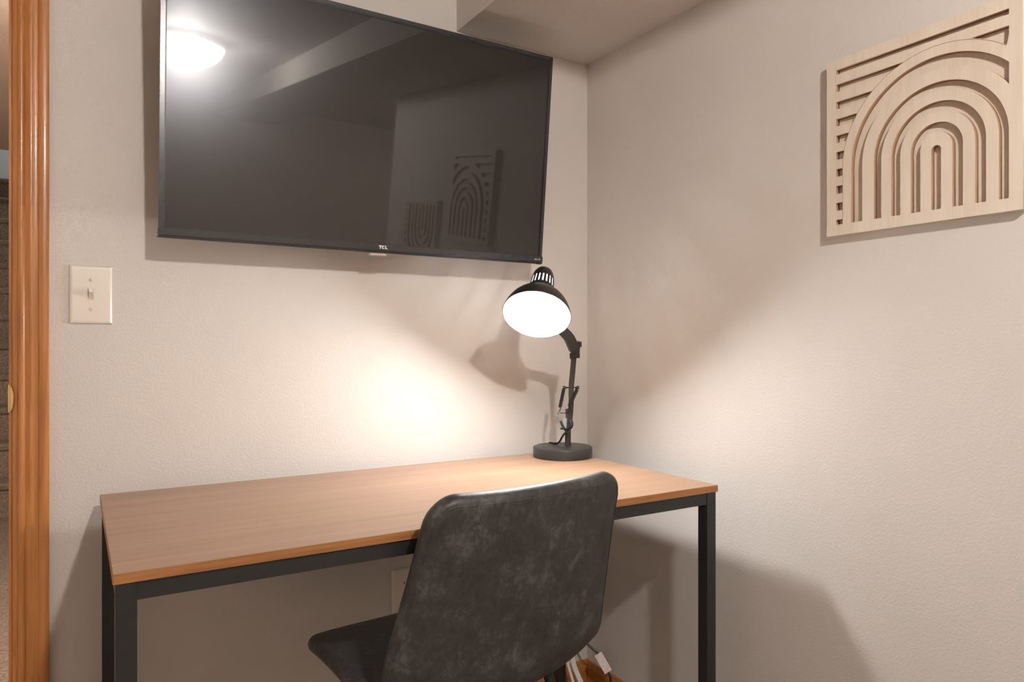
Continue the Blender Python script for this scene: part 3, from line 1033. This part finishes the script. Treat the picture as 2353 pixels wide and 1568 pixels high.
# legs and frame
bm = B()
tube(bm, [(-0.135, 0.105, 0.412), (-0.135, -0.115, 0.402)], 0.010, 10)
tube(bm, [(0.135, 0.105, 0.412), (0.135, -0.115, 0.402)], 0.010, 10)
tube(bm, [(-0.14, 0.09, 0.411), (0.14, 0.09, 0.411)], 0.010, 10)
tube(bm, [(-0.14, -0.10, 0.403), (0.14, -0.10, 0.403)], 0.010, 10)
box(bm, -0.09, 0.09, -0.06, 0.06, 0.407, 0.424)
mesh_obj('seat_frame', bm, M_LEG, chair, smooth=True, local=True)
for sx in (-1, 1):
    for (y0, y1, z0) in ((0.095, 0.215, 0.414), (-0.105, -0.245, 0.404)):
        bm = B()
        tube(bm, catmull([(sx * 0.105, y0 * 0.8, z0), (sx * 0.150, y0 * 1.02, z0 - 0.006), (sx * 0.166, y0 + (y1 - y0) * 0.12, z0 - 0.045), (sx * 0.195, y0 + (y1 - y0) * 0.6, 0.17), (sx * 0.212, y1, 0.006)], 6), [0.0105] * 24 + [0.0085], 12)
        lg = mesh_obj('leg', bm, M_LEG, chair, smooth=True, local=True)
        bm = B(); lathe(bm, [(0, 0), (0.011, 0), (0.011, 0.012), (0, 0.012)], 14, (sx * 0.212, y1, 0.0)); mesh_obj('foot_cap', bm, M_CORD, lg, local=True)

# ------------------------------------------------------------------ cables in the corner
pc = thing('power_cord', 'black power cord with a pale paper tag hanging in the corner', 'cord', (-0.04, -0.10, 0.0))
tagA, tagB = Vector((-0.0504, -0.1169, 0.1533)), Vector((-0.0369, -0.1484, 0.1089))
bm = B()
tube(bm, catmull([(-0.16, -0.02, 0.30), (-0.115, -0.045, 0.245), (-0.0809, -0.0750, 0.1975), (-0.0683, -0.0944, 0.1747), tagA, tagA.lerp(tagB, 0.5), tagB, (-0.0358, -0.1549, 0.0973), (-0.0368, -0.1600, 0.0757), (-0.040, -0.165, 0.030), (-0.06, -0.16, 0.004), (-0.14, -0.13, 0.004)], 8), 0.0032, 8)
cord = mesh_obj('cord', bm, M_CORD, pc, smooth=True)
bm = B()
bar(bm, tagA, tagB, 0.0235, 0.0090, (0.85, -0.53, 0.2))
mesh_obj('paper_tag', bm, M_TAG, cord, bevel=0.0008)
W1 = [(-0.149, -0.0975, 0.19), (-0.1441, -0.0943, 0.1449), (-0.1408, -0.0962, 0.126), (-0.136, -0.1108, 0.0892), (-0.125, -0.13, 0.04), (-0.11, -0.15, 0.0045), (-0.07, -0.18, 0.0045)]
W2 = [(-0.142, -0.096, 0.19), (-0.1344, -0.1002, 0.1512), (-0.129, -0.1035, 0.126), (-0.12, -0.1206, 0.0892), (-0.105, -0.14, 0.04), (-0.09, -0.155, 0.0045), (-0.05, -0.185, 0.0045)]
for pth, dbl, lab in ((W1, False, 'single white cable in the corner, nearer the chair leg'), (W2, True, 'doubled white cable in the corner, nearer the baseboard corner')):
    bm = B()
    tube(bm, catmull(pth, 8), 0.0046, 10)
    if dbl:
        tube(bm, catmull([(x + 0.0062, y - 0.0038, z) for x, y, z in pth], 8), 0.0036, 10)
    o = mesh_obj('white_cable', bm, M_WCABLE, smooth=True)
    tagit(o, lab, 'cable', 'white cables in the corner')

# ------------------------------------------------------------------ ceiling lights
def bowl_light(label, c, zc, col, strength, r=0.175, rb=0.042):
    root = thing('ceiling_light', label, 'ceiling light', (c[0], c[1], zc))
    bm = B(); lathe(bm, [(0, 0.0), (r * 0.92, 0.0), (r * 1.03, -0.006), (r * 1.04, -0.022), (r * 0.96, -0.026), (0, -0.026)], 48, (c[0], c[1], zc - 0.0005)); mesh_obj('canopy', bm, M_BRASS, root, smooth=True)
    bm = B()
    pr = [(r * math.cos(a), -0.026 - 0.105 * math.sin(a)) for a in [PI / 2 * k / 14 for k in range(14)]] + [(0.0, -0.131)]
    lathe(bm, pr, 48, (c[0], c[1], zc)); mesh_obj('glass_bowl', bm, M_BOWL, root, smooth=True)
    bm = B(); lathe(bm, [(0, -0.131), (0.010, -0.132), (0.011, -0.138), (0.006, -0.146), (0, -0.149)], 20, (c[0], c[1], zc)); mesh_obj('finial', bm, M_BRASS, root, smooth=True)
    bm = B(); bmesh.ops.create_uvsphere(bm, u_segments=24, v_segments=16, radius=rb)
    bmesh.ops.translate(bm, verts=bm.verts[:], vec=(c[0], c[1], zc - 0.074))
    mesh_obj('bulb', bm, emitter('ceiling_bulb_glow', col, strength), root, smooth=True)
    return root

bowl_light('frosted bowl ceiling light mirrored in the television screen', (-0.934, -2.18), CZ, (1.0, 0.98, 0.955), CEIL_BULB, r=0.168)
bowl_light('frosted bowl fill light added out of view in the alcove beyond the right wall', (0.85, -2.2), CZ, (1.0, 0.90, 0.80), ALCOVE_FILL)  # added unseen light, fills the dark space under the desk
bowl_light('frosted bowl ceiling light in the hall', (-1.22, 0.50), HZ, (1.0, 0.9, 0.8), HALL_BULB)
bowl_light('cool white light added above the stair landing in place of daylight', (-1.8, 6.6), 5.0, (0.80, 0.92, 1.0), UPPER_DAYLIGHT)  # added unseen lamp standing in for daylight at the top of the stairs
